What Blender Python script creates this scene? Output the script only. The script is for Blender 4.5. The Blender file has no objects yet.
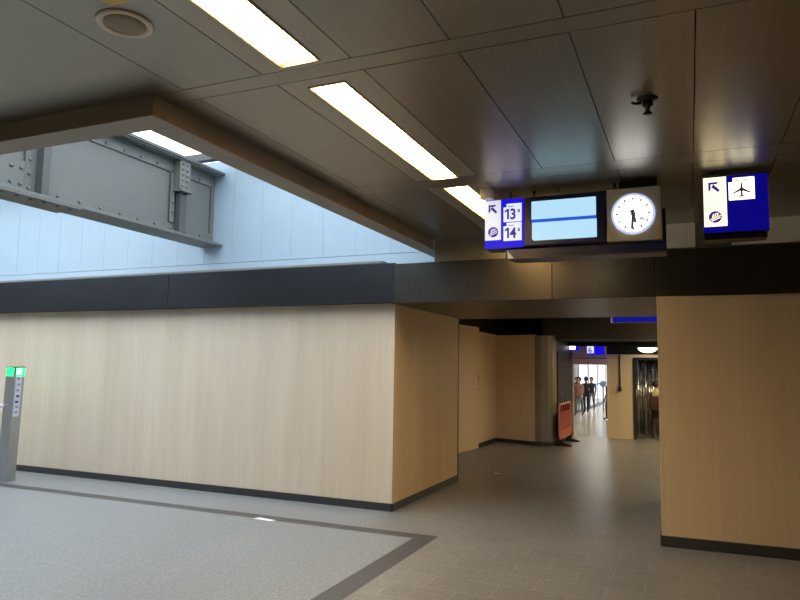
import bpy, bmesh, math, random
from mathutils import Vector, Matrix

random.seed(7)
S = 1.2                       # metres per survey unit
scene = bpy.context.scene
COL = scene.collection
PI = math.pi

# ------------------------------------------------------------------ materials
def new_mat(name):
    m = bpy.data.materials.new(name); m.use_nodes = True
    nt = m.node_tree
    b = nt.nodes['Principled BSDF']
    return m, nt, b

def plain(name, col, rough=.5, metal=0., spec=.5, coat=0.):
    m, nt, b = new_mat(name)
    b.inputs['Base Color'].default_value = (*col, 1)
    b.inputs['Roughness'].default_value = rough
    b.inputs['Metallic'].default_value = metal
    b.inputs['Specular IOR Level'].default_value = spec
    b.inputs['Coat Weight'].default_value = coat
    # a faint procedural wear in the roughness
    n = nt.nodes.new('ShaderNodeTexNoise'); n.inputs['Scale'].default_value = 9
    r = nt.nodes.new('ShaderNodeMapRange')
    r.inputs['To Min'].default_value = max(0, rough-.06); r.inputs['To Max'].default_value = min(1, rough+.06)
    nt.links.new(n.outputs['Fac'], r.inputs['Value'])
    nt.links.new(r.outputs['Result'], b.inputs['Roughness'])
    return m

def emit(name, col, strength, base=(.8, .8, .8)):
    m, nt, b = new_mat(name)
    b.inputs['Base Color'].default_value = (*base, 1)
    b.inputs['Roughness'].default_value = .5
    b.inputs['Specular IOR Level'].default_value = .15
    b.inputs['Emission Color'].default_value = (*col, 1)
    b.inputs['Emission Strength'].default_value = strength
    return m

def ramp(nt, fac, stops):
    r = nt.nodes.new('ShaderNodeValToRGB')
    e = r.color_ramp.elements
    while len(e) < len(stops): e.new(.5)
    for k, (p, c) in enumerate(stops):
        e[k].position = p; e[k].color = (*c, 1)
    nt.links.new(fac, r.inputs['Fac'])
    return r.outputs['Color']

def coords(nt, scale=(1, 1, 1), loc=(0, 0, 0)):
    tc = nt.nodes.new('ShaderNodeNewGeometry')
    mp = nt.nodes.new('ShaderNodeMapping')
    mp.inputs['Scale'].default_value = scale; mp.inputs['Location'].default_value = loc
    nt.links.new(tc.outputs['Position'], mp.inputs['Vector'])
    return mp.outputs['Vector']

def noise(nt, vec, scale, detail=4, rough=.55):
    n = nt.nodes.new('ShaderNodeTexNoise')
    n.inputs['Scale'].default_value = scale; n.inputs['Detail'].default_value = detail
    n.inputs['Roughness'].default_value = rough
    nt.links.new(vec, n.inputs['Vector'])
    return n.outputs['Fac']

def mix(nt, a, b, fac, mode='MIX'):
    m = nt.nodes.new('ShaderNodeMix'); m.data_type = 'RGBA'; m.blend_type = mode
    if isinstance(fac, (int, float)): m.inputs[0].default_value = fac
    else: nt.links.new(fac, m.inputs[0])
    for k, v in ((6, a), (7, b)):
        if isinstance(v, tuple): m.inputs[k].default_value = (*v, 1)
        else: nt.links.new(v, m.inputs[k])
    return m.outputs[2]

def bump(nt, b, h, strength, dist=.01):
    bp = nt.nodes.new('ShaderNodeBump')
    bp.inputs['Strength'].default_value = strength; bp.inputs['Distance'].default_value = dist
    nt.links.new(h, bp.inputs['Height']); nt.links.new(bp.outputs['Normal'], b.inputs['Normal'])

def wood(name, lo, hi, rough=.45):
    m, nt, b = new_mat(name)
    wide = noise(nt, coords(nt, (2.2, 2.2, .16)), 1.0, 4, .6)       # broad vertical veneer bands
    fine = noise(nt, coords(nt, (26, 26, .5)), 1.0, 4, .6)           # fine vertical grain
    c1 = ramp(nt, wide, [(.3, lo), (.7, hi)])
    g = ramp(nt, fine, [(.3, (.92, .91, .89)), (.7, (1, 1, 1))])
    col = mix(nt, c1, g, .7, 'MULTIPLY')
    nt.links.new(col, b.inputs['Base Color'])
    b.inputs['Roughness'].default_value = rough
    bump(nt, b, fine, .04, .003)
    return m

def brushed(name, col, metal, rough, along='z', var=.25, spec=.5):
    m, nt, b = new_mat(name)
    sc = {'z': (30, 30, .8), 'y': (30, .8, 30), 'x': (.8, 30, 30)}[along]
    f = noise(nt, coords(nt, sc), 1, 4, .6)
    p = noise(nt, coords(nt, (1, 1, 1)), 1.3, 4, .6)
    lo = tuple(c*(1-var) for c in col); hi = tuple(c*(1+var*.6) for c in col)
    c = mix(nt, ramp(nt, f, [(.3, lo), (.7, hi)]), ramp(nt, p, [(.3, lo), (.7, hi)]), .5)
    nt.links.new(c, b.inputs['Base Color'])
    b.inputs['Metallic'].default_value = metal
    b.inputs['Specular IOR Level'].default_value = spec
    r = nt.nodes.new('ShaderNodeMapRange')
    r.inputs['To Min'].default_value = rough-.02; r.inputs['To Max'].default_value = rough+.07
    nt.links.new(p, r.inputs['Value']); nt.links.new(r.outputs['Result'], b.inputs['Roughness'])
    bump(nt, b, f, .06, .004)
    return m

def granite(name, base, joints=True, rough=.3, jw=.012):
    m, nt, b = new_mat(name)
    v = coords(nt)
    sp = noise(nt, v, 34, 2, .6)
    mid = noise(nt, v, 9, 3, .6)
    big = noise(nt, coords(nt, (.9, .35, 1)), 1.0, 4, .6)
    d = tuple(c*.8 for c in base); l = tuple(min(1, c*1.22) for c in base)
    c = ramp(nt, sp, [(.36, d), (.5, base), (.66, l)])
    c = mix(nt, c, ramp(nt, mid, [(.3, (.8, .8, .8)), (.7, (1, 1, 1))]), .6, 'MULTIPLY')
    c = mix(nt, c, ramp(nt, big, [(.3, (.86, .86, .87)), (.7, (1, 1, 1))]), .8, 'MULTIPLY')
    if joints:
        br = nt.nodes.new('ShaderNodeTexBrick')
        br.inputs['Scale'].default_value = 1
        br.inputs['Brick Width'].default_value = .51*S
        br.inputs['Row Height'].default_value = .297*S
        br.inputs['Mortar Size'].default_value = .006
        br.inputs['Mortar Smooth'].default_value = .2
        br.inputs['Color1'].default_value = (1, 1, 1, 1); br.inputs['Color2'].default_value = (.8, .8, .79, 1)
        br.inputs['Mortar'].default_value = (1.5, 1.5, 1.46, 1)
        nt.links.new(coords(nt, (1, 1, 1), (.12, -.16, 0)), br.inputs['Vector'])
        c = mix(nt, c, br.outputs['Color'], .7, 'MULTIPLY')
    nt.links.new(c, b.inputs['Base Color'])
    b.inputs['Specular IOR Level'].default_value = .75
    r = nt.nodes.new('ShaderNodeMapRange')
    r.inputs['To Min'].default_value = rough-.01; r.inputs['To Max'].default_value = rough+.11
    nt.links.new(big, r.inputs['Value']); nt.links.new(r.outputs['Result'], b.inputs['Roughness'])
    return m

def glass_mat(name, tint=(1, 1, 1), refl=.12):
    m = bpy.data.materials.new(name); m.use_nodes = True
    nt = m.node_tree; nt.nodes.clear()
    o = nt.nodes.new('ShaderNodeOutputMaterial')
    t = nt.nodes.new('ShaderNodeBsdfTransparent'); t.inputs['Color'].default_value = (*tint, 1)
    g = nt.nodes.new('ShaderNodeBsdfGlossy'); g.inputs['Roughness'].default_value = .02
    lw = nt.nodes.new('ShaderNodeLayerWeight'); lw.inputs['Blend'].default_value = .5
    pw = nt.nodes.new('ShaderNodeMath'); pw.operation = 'POWER'; pw.inputs[1].default_value = 5
    nt.links.new(lw.outputs['Facing'], pw.inputs[0])
    f = nt.nodes.new('ShaderNodeMath'); f.operation = 'MULTIPLY_ADD'; f.inputs[1].default_value = 1.1; f.inputs[2].default_value = .03; f.use_clamp = True
    nt.links.new(pw.outputs[0], f.inputs[0])
    x = nt.nodes.new('ShaderNodeMixShader')
    nt.links.new(f.outputs[0], x.inputs[0]); nt.links.new(t.outputs[0], x.inputs[1]); nt.links.new(g.outputs[0], x.inputs[2])
    nt.links.new(x.outputs[0], o.inputs['Surface'])
    return m

M = {}
M['wood'] = wood('birch_veneer', (.68, .56, .42), (.80, .675, .53), .5)
M['wood_lamplit'] = wood('lamp_tinted_birch_veneer', (.73, .54, .33), (.80, .62, .40), .45)  # same birch, with the warm lamplight put into its colour
M['ceiling'] = brushed('ceiling_metal', (.315, .285, .235), .8, .31, 'y', .12)
M['strip_panel'] = brushed('ceiling_strip_metal', (.42, .38, .31), .6, .38, 'y', .08)
M['void'] = plain('dark_void', (.012, .012, .012), .9)
M['frame_grey'] = plain('taupe_painted_frame', (.30, .265, .21), .5)
M['band'] = brushed('charcoal_metal', (.022, .023, .027), .4, .38, 'z', .2)
M['lintel'] = brushed('bronze_charcoal_metal', (.075, .067, .058), .8, .31, 'z', .2)
M['bronze'] = brushed('bronze_metal', (.09, .072, .05), .85, .31, 'z', .2)
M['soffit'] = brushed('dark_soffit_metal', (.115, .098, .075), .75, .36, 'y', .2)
M['black_ceiling'] = plain('black_ceiling_paint', (.012, .011, .010), .8)
M['base'] = plain('charcoal_baseboard', (.035, .035, .038), .45)
M['floor'] = granite('grey_granite_tiles', (.25, .238, .222), True, .30)
M['floor_plain'] = granite('grey_granite_slab', (.258, .264, .27), False, .36)
M['strip'] = granite('dark_granite_strip', (.075, .07, .068), False, .42)
M['hall_floor'] = plain('pale_hall_floor', (.78, .71, .58), .2)
M['sky_wall'] = brushed('pale_blue_cladding', (.38, .48, .57), 0, .5, 'z', .06)
M['lip'] = plain('pale_flashing', (.24, .23, .21), .5)
M['girder'] = brushed('grey_girder_paint', (.15, .152, .14), 0, .5, 'y', .07)
M['girder_dark'] = plain('dark_girder_paint', (.085, .088, .085), .5)
M['lamp'] = emit('louver_lamp_glow', (1, .76, .42), 37)
M['lamp_strong'] = emit('warm_fill_glow', (1, .78, .45), 42)
M['louver'] = plain('gold_louver_metal', (.9, .75, .45), .3, .6)
M['lamp_rim'] = plain('cream_lamp_rim', (.62, .56, .45), .45)
M['cream'] = plain('cream_plastic', (.88, .82, .72), .5)
M['mesh_grille'] = plain('brown_mesh_grille', (.34, .28, .21), .6)
M['dark_metal'] = plain('dark_fitting_metal', (.03, .03, .03), .35, .6)
M['navy'] = plain('navy_housing', (.010, .016, .10), .35)
M['navy_edge'] = plain('dull_violet_edge', (.06, .056, .085), .4)
M['blue_lit'] = emit('blue_lit_panel', (.012, .006, .85), .75, (.005, .005, .12))
M['blue_dim'] = emit('blue_dim_panel', (.006, .004, .55), .34, (.005, .005, .12))
M['white_lit'] = emit('white_lit_panel', (.76, .80, .95), .85, (.25, .25, .25))
M['tile_lit'] = emit('white_lit_tile', (.82, .88, 1), .9, (.25, .25, .25))
M['cream_lit'] = emit('cream_lit_panel', (1, .85, .50), 1.7)
M['rear_lit'] = emit('cream_rear_panel', (1, .84, .56), 5)
M['airport_lit'] = emit('airport_lit_tile', (1, .92, .72), 2.2)
M['screen'] = emit('cyan_screen', (.48, .79, 1), .95, (.1, .1, .1))
M['screen_stripe'] = emit('blue_screen_stripe', (.02, .12, .75), .8, (.02, .05, .4))
M['ink'] = emit('indigo_ink', (.07, .045, .50), .5, (.02, .015, .10))
M['ink_faint'] = plain('grey_blue_ink', (.33, .36, .55), .5)
M['clock_case'] = plain('beige_clock_case', (.72, .66, .50), .45)
M['clock_ring'] = emit('blue_white_clock_ring', (.50, .62, 1), .85)
M['clock_face'] = emit('white_clock_face', (.97, .98, 1), 2.6)
M['clock_hand'] = plain('bloom_lightened_hand', (.50, .43, .72), .5)  # dark hands, lightened in colour for bloom off the lit face
M['second_hand'] = plain('pale_second_hand', (.40, .40, .36), .5)
M['steel'] = brushed('brushed_steel', (.48, .49, .52), .8, .35, 'z', .1)
M['steel_dark'] = brushed('dark_steel', (.24, .23, .22), .8, .38, 'z', .1)  # darker steel for the post cap and corner strip
M['green_lamp'] = emit('green_lamp', (.006, 1, .09), 4, (.05, .6, .2))
M['green_bright'] = emit('bright_green_lamp', (.25, 1, .60), 1.6)
M['label_white'] = plain('white_label', (.72, .76, .86), .5)
M['pink'] = plain('pink_mark', (.85, .45, .45), .5)
M['paper'] = plain('white_paper', (.85, .86, .86), .6)
M['white_panel'] = plain('off_white_infill', (.80, .76, .66), .5)
M['cream_wall'] = plain('cream_wall_paint', (.72, .58, .38), .6)
M['door_trim'] = plain('tan_door_trim', (.74, .56, .34), .5)
M['pillar'] = brushed('grey_brown_pillar_metal', (.27, .24, .19), .3, .4, 'z', .1)
M['dark_wall'] = plain('dark_brown_paint', (.045, .038, .03), .55)
M['dark_door'] = brushed('dark_door_steel', (.05, .045, .04), .4, .35, 'z', .2)
M['red'] = plain('red_plastic', (.32, .03, .016), .45)
M['pale_red'] = plain('pink_frame_plastic', (.58, .26, .21), .45)
M['salmon'] = plain('salmon_board', (.50, .12, .06), .5)
M['rubber'] = plain('black_rubber', (.02, .018, .016), .7)
M['foil'] = plain('silver_foil', (.62, .60, .56), .24, 1.)
M['hall_white'] = plain('white_hall_paint', (.55, .56, .57), .5)
M['shop_grey'] = plain('grey_shop_paint', (.16, .16, .17), .6)
M['hall_glow'] = emit('hall_fill_glow', (1, .93, .80), 14)
M['end_glow'] = emit('hall_end_glow_panel', (.88, .94, 1), 2.0)
M['glass'] = glass_mat('clear_glass')
M['rail'] = plain('dark_rail', (.05, .05, .055), .35, .4)
M['dome'] = emit('dome_lamp_glow', (1, .97, .86), 4)
M['yellow'] = plain('yellow_tape', (.75, .55, .12), .6)
M['poster_blue'] = plain('pale_blue_poster', (.30, .45, .85), .5)
M['skin'] = plain('skin', (.52, .33, .24), .5)
M['hair_dark'] = plain('dark_hair', (.02, .015, .012), .5)
M['cloth_dark'] = plain('black_cloth', (.02, .02, .025), .8)
M['cloth_grey'] = plain('grey_cloth', (.18, .18, .20), .8)
M['cloth_pink'] = plain('salmon_cloth', (.42, .20, .15), .8)
M['cloth_navy'] = plain('navy_cloth', (.03, .035, .08), .8)
M['cloth_beige'] = plain('beige_cloth', (.60, .48, .34), .8)
M['cloth_maroon'] = plain('maroon_cloth', (.03, .012, .012), .8)
M['bag_brown'] = plain('brown_bag_cloth', (.045, .016, .011), .7)

# ------------------------------------------------------------------ builders (coordinates in survey units)
class MB:
    def __init__(self): self.v = []; self.f = []; self.mi = []; self.sm = []; self.k = 0; self.s = False
    def add(self, vs, fs):
        o = len(self.v); self.v += [Vector(p) for p in vs]
        for f in fs:
            self.f.append([o+i for i in f]); self.mi.append(self.k); self.sm.append(self.s)
        return self
    def box(self, x0, x1, y0, y1, z0, z1):
        vs = [(x, y, z) for x in (x0, x1) for y in (y0, y1) for z in (z0, z1)]
        return self.add(vs, [(0, 1, 3, 2), (4, 6, 7, 5), (0, 4, 5, 1), (2, 3, 7, 6), (0, 2, 6, 4), (1, 5, 7, 3)])
    def prism(self, pts, axis, a, b):
        """polygon pts extruded along axis 'x' (pts=y,z), 'y' (pts=x,z) or 'z' (pts=x,y)"""
        ar = sum(pts[i][0]*pts[(i+1) % len(pts)][1]-pts[(i+1) % len(pts)][0]*pts[i][1] for i in range(len(pts)))
        if ar < 0: pts = pts[::-1]
        if axis == 'x': mk = lambda p, t: (t, p[0], p[1])
        elif axis == 'y': mk = lambda p, t: (p[0], t, p[1])
        else: mk = lambda p, t: (p[0], p[1], t)
        n = len(pts)
        vs = [mk(p, a) for p in pts]+[mk(p, b) for p in pts]
        fs = [tuple(range(n))[::-1], tuple(range(n, 2*n))]+[(i, (i+1) % n, n+(i+1) % n, n+i) for i in range(n)]
        return self.add(vs, fs)
    def tube(self, path, r, n=10, closed=False):
        self.s = True
        P = [Vector(p) for p in path]; rings = []
        up = None
        for i, p in enumerate(P):
            if closed: d = P[(i+1) % len(P)]-P[i-1]
            else: d = P[min(i+1, len(P)-1)]-P[max(i-1, 0)]
            d.normalize()
            if up is None:
                up = Vector((0, 0, 1)) if abs(d.z) < .9 else Vector((1, 0, 0))
            a = (up-d*up.dot(d)).normalized(); up = a; b = d.cross(a)
            rr = r[i] if isinstance(r, (list, tuple)) else r
            rings.append([p+(a*math.cos(t)+b*math.sin(t))*rr for t in [2*PI*k/n for k in range(n)]])
        vs = [q for g in rings for q in g]; fs = []
        m = len(P)
        for i in range(m if closed else m-1):
            for k in range(n):
                j = (i+1) % m
                fs.append((i*n+k, i*n+(k+1) % n, j*n+(k+1) % n, j*n+k))
        if not closed: fs += [tuple(range(n))[::-1], tuple(range((m-1)*n, m*n))]
        self.add(vs, fs); self.s = False
        return self
    def lathe(self, c, prof, axis='z', n=32, sx=1, sy=1):
        """prof: list of (radius, offset along axis)"""
        self.s = True
        vs = []
        for r, h in prof:
            for k in range(n):
                t = 2*PI*k/n; u, w = r*math.cos(t)*sx, r*math.sin(t)*sy
                p = {'z': (u, w, h), 'y': (u, h, w), 'x': (h, u, w)}[axis]
                vs.append((c[0]+p[0], c[1]+p[1], c[2]+p[2]))
        fs = []
        for i in range(len(prof)-1):
            for k in range(n):
                fs.append((i*n+k, i*n+(k+1) % n, (i+1)*n+(k+1) % n, (i+1)*n+k))
        fs += [tuple(range(n))[::-1], tuple(range((len(prof)-1)*n, len(prof)*n))]
        self.add(vs, fs); self.s = False
        return self
    def build(self, name, mat, parent=None, bevel=0.):
        off = WLOC.get(parent.name, Vector((0, 0, 0))) if parent else Vector((0, 0, 0))
        me = bpy.data.meshes.new(name)
        me.from_pydata([tuple(p*S-off) for p in self.v], [], self.f)
        mats = mat if isinstance(mat, (list, tuple)) else [mat]
        for m in mats: me.materials.append(M[m])
        for p, k, s in zip(me.polygons, self.mi, self.sm): p.material_index = k; p.use_smooth = s
        bm = bmesh.new(); bm.from_mesh(me)
        bmesh.ops.recalc_face_normals(bm, faces=bm.faces); bm.to_mesh(me); bm.free()
        me.update()
        o = bpy.data.objects.new(name, me); COL.objects.link(o)
        if parent: o.parent = parent
        WLOC[o.name] = off.copy()
        if bevel:
            b = o.modifiers.new('bevel', 'BEVEL'); b.width = bevel*S; b.segments = 2; b.limit_method = 'ANGLE'
        return o

WLOC = {}
def box(x0, x1, y0, y1, z0, z1): return MB().box(x0, x1, y0, y1, z0, z1)
def tag(o, label, cat, group=None):
    o['label'] = label; o['category'] = cat
    if group: o['group'] = group
    return o
def struct(o): o['kind'] = 'structure'; return o
def thing(name, loc, label, cat, group=None):
    o = bpy.data.objects.new(name, None); COL.objects.link(o)
    o.location = Vector(loc)*S; o.empty_display_size = .1
    WLOC[o.name] = Vector(loc)*S
    return tag(o, label, cat, group)

# ------------------------------------------------------------------ setting: floor
def build_floor():
    mb = MB()
    xs = [-13, -3.18, -2.51, -2.305, 4]; ys = [-5, 6.19, 6.37, 17.42]
    for i in range(4):
        for j in range(3):
            strip = (i == 2 and j <= 1) or (j == 1 and i <= 2)
            inner = (i <= 1 and j == 0) or (i == 0 and j == 2)
            mb.k = 1 if strip else (2 if inner else 0)
            mb.box(xs[i], xs[i+1], ys[j], ys[j+1], -.1, 0)
    struct(mb.build('floor', ['floor', 'strip', 'floor_plain']))
    h = MB(); h.k = 0; h.box(-9.5, -1.85, 17.42, 42, -.1, .0)
    h.k = 1; h.box(-1.85, 4, 17.42, 21, -.1, 0)
    struct(h.build('floor_hall', ['hall_floor', 'floor']))
build_floor()

# ------------------------------------------------------------------ setting: ceiling of metal panels
Z = 3.1
def build_ceiling():
    mb = MB(); g = .0028
    xs = [-2.63, -2.435, -1.93, -1.43, -.94, -.44, .06, .57, 1.07, 1.57, 2.07, 2.57, 3.07, 3.57, 4.0]
    cross = [-4.84, -3.53, -3.40, -1.46, -1.33, .61, .735, 2.67, 2.80, 4.72, 4.95, 6.99]
    for j in range(len(cross)-1):
        y0, y1 = cross[j], cross[j+1]
        narrow = (y1-y0) < .3
        if narrow:
            mb.k = 0; mb.box(-2.63, 4.0, y0+g, y1-g, Z, Z+.03); continue
        for i in range(len(xs)-1):
            x0, x1 = xs[i], xs[i+1]
            if x0 == -1.93:                                          # light strip: leave the opening for the fixture
                mb.k = 1
                fx0, fx1 = -1.80, -1.572
                mb.box(x0+g, fx0, y0+g, y1-g, Z, Z+.03); mb.box(fx1, x1-g, y0+g, y1-g, Z, Z+.03)
                mb.box(fx0, fx1, y0+g, y0+(.083 if abs(y0-2.8)<.01 else .035 if y0<4.9 else .014), Z, Z+.03)
                mb.box(fx0, fx1, y1-(.038 if y1<3 else .004), y1-.001, Z, Z+.03)
            else:
                mb.k = 0; mb.box(x0+g, x1-g, y0+g, y1-g, Z, Z+.03)
    # panels left of the light row, in front of the skylight
    mb.k = 0
    for j in range(len(cross)-1):
        y0, y1 = cross[j], cross[j+1]
        if y1 > 2.7: continue
        mb.box(-13, -2.627, y0, y1, Z, Z+.03)
    mb.k = 2                                                         # dark void above the panels
    mb.box(-2.62, 4.0, -5, 7.0, Z+.14, Z+.2); mb.box(-13, -2.63, -5, 2.66, Z+.14, Z+.2)
    struct(mb.build('ceiling', ['ceiling', 'strip_panel', 'void']))
build_ceiling()

# ------------------------------------------------------------------ skylight: frame, shaft, glass
f = MB()
f.box(-13, -2.63, 2.66, 2.84, 2.985, 3.16)
f.box(-2.82, -2.63, 2.84, 7.72, 2.985, 3.16)
struct(f.build('trim_1', 'frame_grey', bevel=.004))
TOP = 4.62
wb = MB()
edges = [-13.0]; xx = -5.438
while xx > -12.8: xx -= .5
xs = []; x = xx+.5
while x < -2.7: xs.append(x); x += .497
xs = [-13.0]+xs+[-2.45]
for a, b in zip(xs[:-1], xs[1:]):
    wb.box(a+.0015, b-.0015, 7.70, 7.76, 3.104, TOP)
wb.box(-13, -2.45, 7.70, 7.77, 2.7, 3.098)
wb.box(-13, -2.45, 7.77, 7.85, 2.6, TOP)
struct(wb.build('wall_skylight_back', 'sky_wall'))
struct(box(-13, -2.82, 2.70, 2.78, 3.16, TOP).build('wall_skylight_front', 'sky_wall'))
struct(box(-2.80, -2.72, 2.84, 7.70, 3.16, TOP).build('wall_skylight_right', 'sky_wall'))
struct(box(-13.08, -13, 2.70, 7.85, 2.6, TOP).build('wall_skylight_left', 'sky_wall'))
gb = MB()
gb.box(-13, -2.7, 7.33, 7.45, TOP-.09, TOP+.01)
gb.box(-13, -2.7, 5.0, 5.08, TOP-.07, TOP+.01)
struct(gb.build('trim_2', 'girder_dark'))
struct(box(-13, -2.7, 2.72, 7.8, TOP+.01, TOP+.02).build('window_1', 'glass'))

# ------------------------------------------------------------------ wood walls, dark band, lintel
WT = 2.43
wl = MB()
for a, b in ((-13, -12.0), (-12.0, -9.55), (-9.55, -7.1), (-7.1, -4.42), (-4.42, -3.18)):
    wl.box(a+.001, b-.001, 7.19, 7.25, .0, 2.6)
wl.box(-13, -3.20, 7.25, 7.5, 0, 2.6)
struct(wl.build('wall_left', 'wood'))
struct(box(-3.2, -3.18, 7.25, 9.55, 0, 2.42).build('wall_passage', 'wood_lamplit'))
struct(box(-13, -3.17, 7.172, 7.19, 0, .087).build('baseboard_left', 'base'))
struct(box(-3.18, -3.165, 7.172, 9.55, 0, .087).build('baseboard_passage', 'base'))
bd = MB()
for a, b in ((-13, -9.9), (-9.9, -6.5), (-6.5, -3.12)):
    bd.box(a+.003, b-.003, 7.03, 7.19, 2.402, 2.863)
bd.box(-13, -3.12, 7.035, 7.3, 2.41, 2.86)
struct(bd.build('trim_3', 'band', bevel=.003))
struct(box(-13, -3.30, 7.05, 7.72, 2.872, 2.90).build('trim_4', 'lip'))
struct(box(-13, -2.4, 7.3, 7.9, 2.45, 2.7).build('trim_5', 'void'))
# lintel over the passage, its soffit and the ceiling infill above it
lt = MB()
for a, b in ((-3.114, -1.3), (-1.3, -.29), (-.285, 4)):
    lt.box(a+.002, b-.002, 7.0, 7.08, 2.385, 2.845)
lt.box(-3.1, 4, 7.05, 7.085, 2.39, 2.84)
struct(lt.build('trim_6', 'lintel', bevel=.003))
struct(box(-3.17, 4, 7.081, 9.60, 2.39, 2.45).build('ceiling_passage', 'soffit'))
inf = MB()
inf.k = 0
inf.box(-2.63, -.36, 7.03, 7.1, 2.845, 3.2); inf.box(-2.63, 4, 7.09, 7.14, 2.4, 3.3); inf.box(.09, .40, 7.03, 7.1, 2.845, 3.2)
inf.k = 1
inf.box(-.355, .085, 7.02, 7.1, 2.862, 3.2); inf.box(.405, 4, 7.02, 7.1, 2.862, 3.2)
struct(inf.build('trim_7', ['ceiling', 'white_panel']))

wr = MB()
wr.box(-.28, -.262, 7.0, 7.06, 0, 2.385)
wr.prism([(-.258, 7.0), (4.0, 7.16), (4.0, 7.3), (-.258, 7.3)], 'z', 0, 2.385)
wr.box(-.278, -.1, 7.06, 9.6, 0, 2.39)
struct(wr.build('wall_right', 'wood_lamplit'))
bb = MB().prism([(-.285, 6.985), (4.0, 7.145), (4.0, 7.16), (-.285, 7.0)], 'z', 0, .1)
bb.box(-.292, -.28, 6.985, 9.6, 0, .1)
struct(bb.build('baseboard_right', 'base'))

# ------------------------------------------------------------------ recess beyond the passage
struct(box(-3.215, -3.185, 9.5, 9.62, 0, 2.75).build('trim_8', 'base'))
struct(box(-4.6, 4, 9.62, 17.4, 2.78, 2.86).build('ceiling_recess', 'black_ceiling'))
struct(box(-4.6, -3.2, 9.55, 9.62, 0, 2.8).build('wall_recess_front', 'wood_lamplit'))
rw = MB(); rw.box(-4.18, -4.1, 9.62, 11.6, 0, 2.45); rw.box(-4.18, -4.1, 13.50, 15.1, 0, 2.44); rw.k = 1; rw.box(-4.3, -4.2, 9.5, 17.5, 0, 2.86); rw.box(-4.3, -3.0, 15.9, 16.0, 0, 2.86)
struct(rw.build('wall_recess_left', ['wood_lamplit', 'black_ceiling']))
struct(box(-4.1, -4.085, 13.52, 15.1, 0, .09).build('baseboard_recess', 'base'))
# leaf of the door, slightly proud and ajar
d = MB()
ax, ay, bx, by = -4.26, 11.75, -4.035, 13.495
d.prism([(ax, ay), (bx, by), (bx-.05, by+.006), (ax-.05, ay+.006)], 'z', .01, 2.515)
door = struct(d.build('door_1', 'wood_lamplit'))
hd = MB(); hd.box(-4.045, -4.015, 13.455, 13.505, 1.37, 1.53); hd.box(-4.06, -4.02, 13.455, 13.515, 1.19, 1.25); hd.box(-4.05, -4.02, 13.46, 13.51, 1.30, 1.335)
o = hd.build('door_handle', 'door_trim', door); o['label'] = 'tan door handle and lock plates'
cb = MB(); cb.prism([(-4.1, 15.08), (-3.135, 14.76), (-3.135, 16.0), (-4.1, 16.0)], 'z', 0, 2.42)
struct(cb.build('wall_recess_back', 'wood_lamplit'))
cp = MB(); cp.s = False
cp.prism([(-3.132, 14.76), (-3.0, 14.755), (-2.86, 14.79), (-2.76, 14.85), (-2.715, 14.93), (-2.715, 15.1), (-3.132, 15.1)], 'z', 0, 2.40)
struct(cp.build('trim_9', 'pillar'))
bp_ = MB(); bp_.prism([(-4.1, 15.065), (-3.135, 14.745), (-3.0, 14.74), (-2.85, 14.775), (-2.745, 14.84), (-2.70, 14.93), (-2.70, 15.0), (-4.1, 15.09)], 'z', 0, .085)
struct(bp_.build('baseboard_column', 'base'))
# second bronze beam across the passage and the dark soffit behind it
struct(box(-3.0, 4, 14.95, 15.12, 2.32, 2.78).build('trim_10', 'bronze'))
struct(box(-2.9, 4, 15.12, 17.36, 2.335, 2.78).box(-2.72, 4, 16.6, 16.75, 2.235, 2.336).build('trim_11', 'black_ceiling'))
struct(box(-2.7, 4, 14.93, 14.95, 2.315, 2.335).build('trim_12', 'bronze'))
# dark wall with a steel door beside the barrier
struct(box(-2.85, -2.73, 15.1, 17.35, 0, 2.33).build('wall_dark', 'dark_wall'))
dd = struct(box(-2.73, -2.705, 15.2, 16.3, .01, 2.05).build('door_2', 'dark_wall'))
box(-2.705, -2.655, 15.36, 15.44, 1.06, 1.16).build('door_handle', 'steel', dd)

# cream end wall with the doorway and the opening
cw = MB()
Y0, Y1 = 17.35, 17.48
cw.box(-2.86, -2.74, Y0, Y1, 0, 2.3); cw.box(-2.74, -1.885, Y0, Y1, 1.815, 2.3)
cw.box(-1.885, -1.265, Y0, Y1, 0, 2.055); cw.box(-1.265, 4, Y0, Y1, 1.985, 2.055)
cw.box(.4, 4, Y0, Y1, 0, 1.985)
struct(cw.build('wall_end', 'cream_wall'))
dk = MB(); dk.box(-1.885, 4, Y0+.02, Y1, 2.055, 2.8); dk.box(-2.86, -1.885, Y0+.02, Y1, 2.3, 2.8)
struct(dk.build('trim_13', 'black_ceiling'))
df = MB()
df.box(-2.745, -2.71, Y0-.02, Y1, 0, 1.83); df.box(-1.89, -1.865, Y0-.02, Y1, 0, 1.83); df.box(-2.745, -1.865, Y0-.02, Y1, 1.795, 1.83)
df.k = 1; df.box(-2.70, -2.1, Y0-.015, Y0, 1.945, 1.962); df.box(-2.07, -1.9, Y0-.015, Y0, 1.945, 1.962)
struct(df.build('door_3', ['door_trim', 'rubber']))
of = MB(); of.box(-1.275, -1.20, Y0-.015, Y1, 0, 1.965); of.box(-1.275, .45, Y0-.015, Y1, 1.93, 1.968)
struct(of.build('door_4', 'rubber'))

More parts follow.
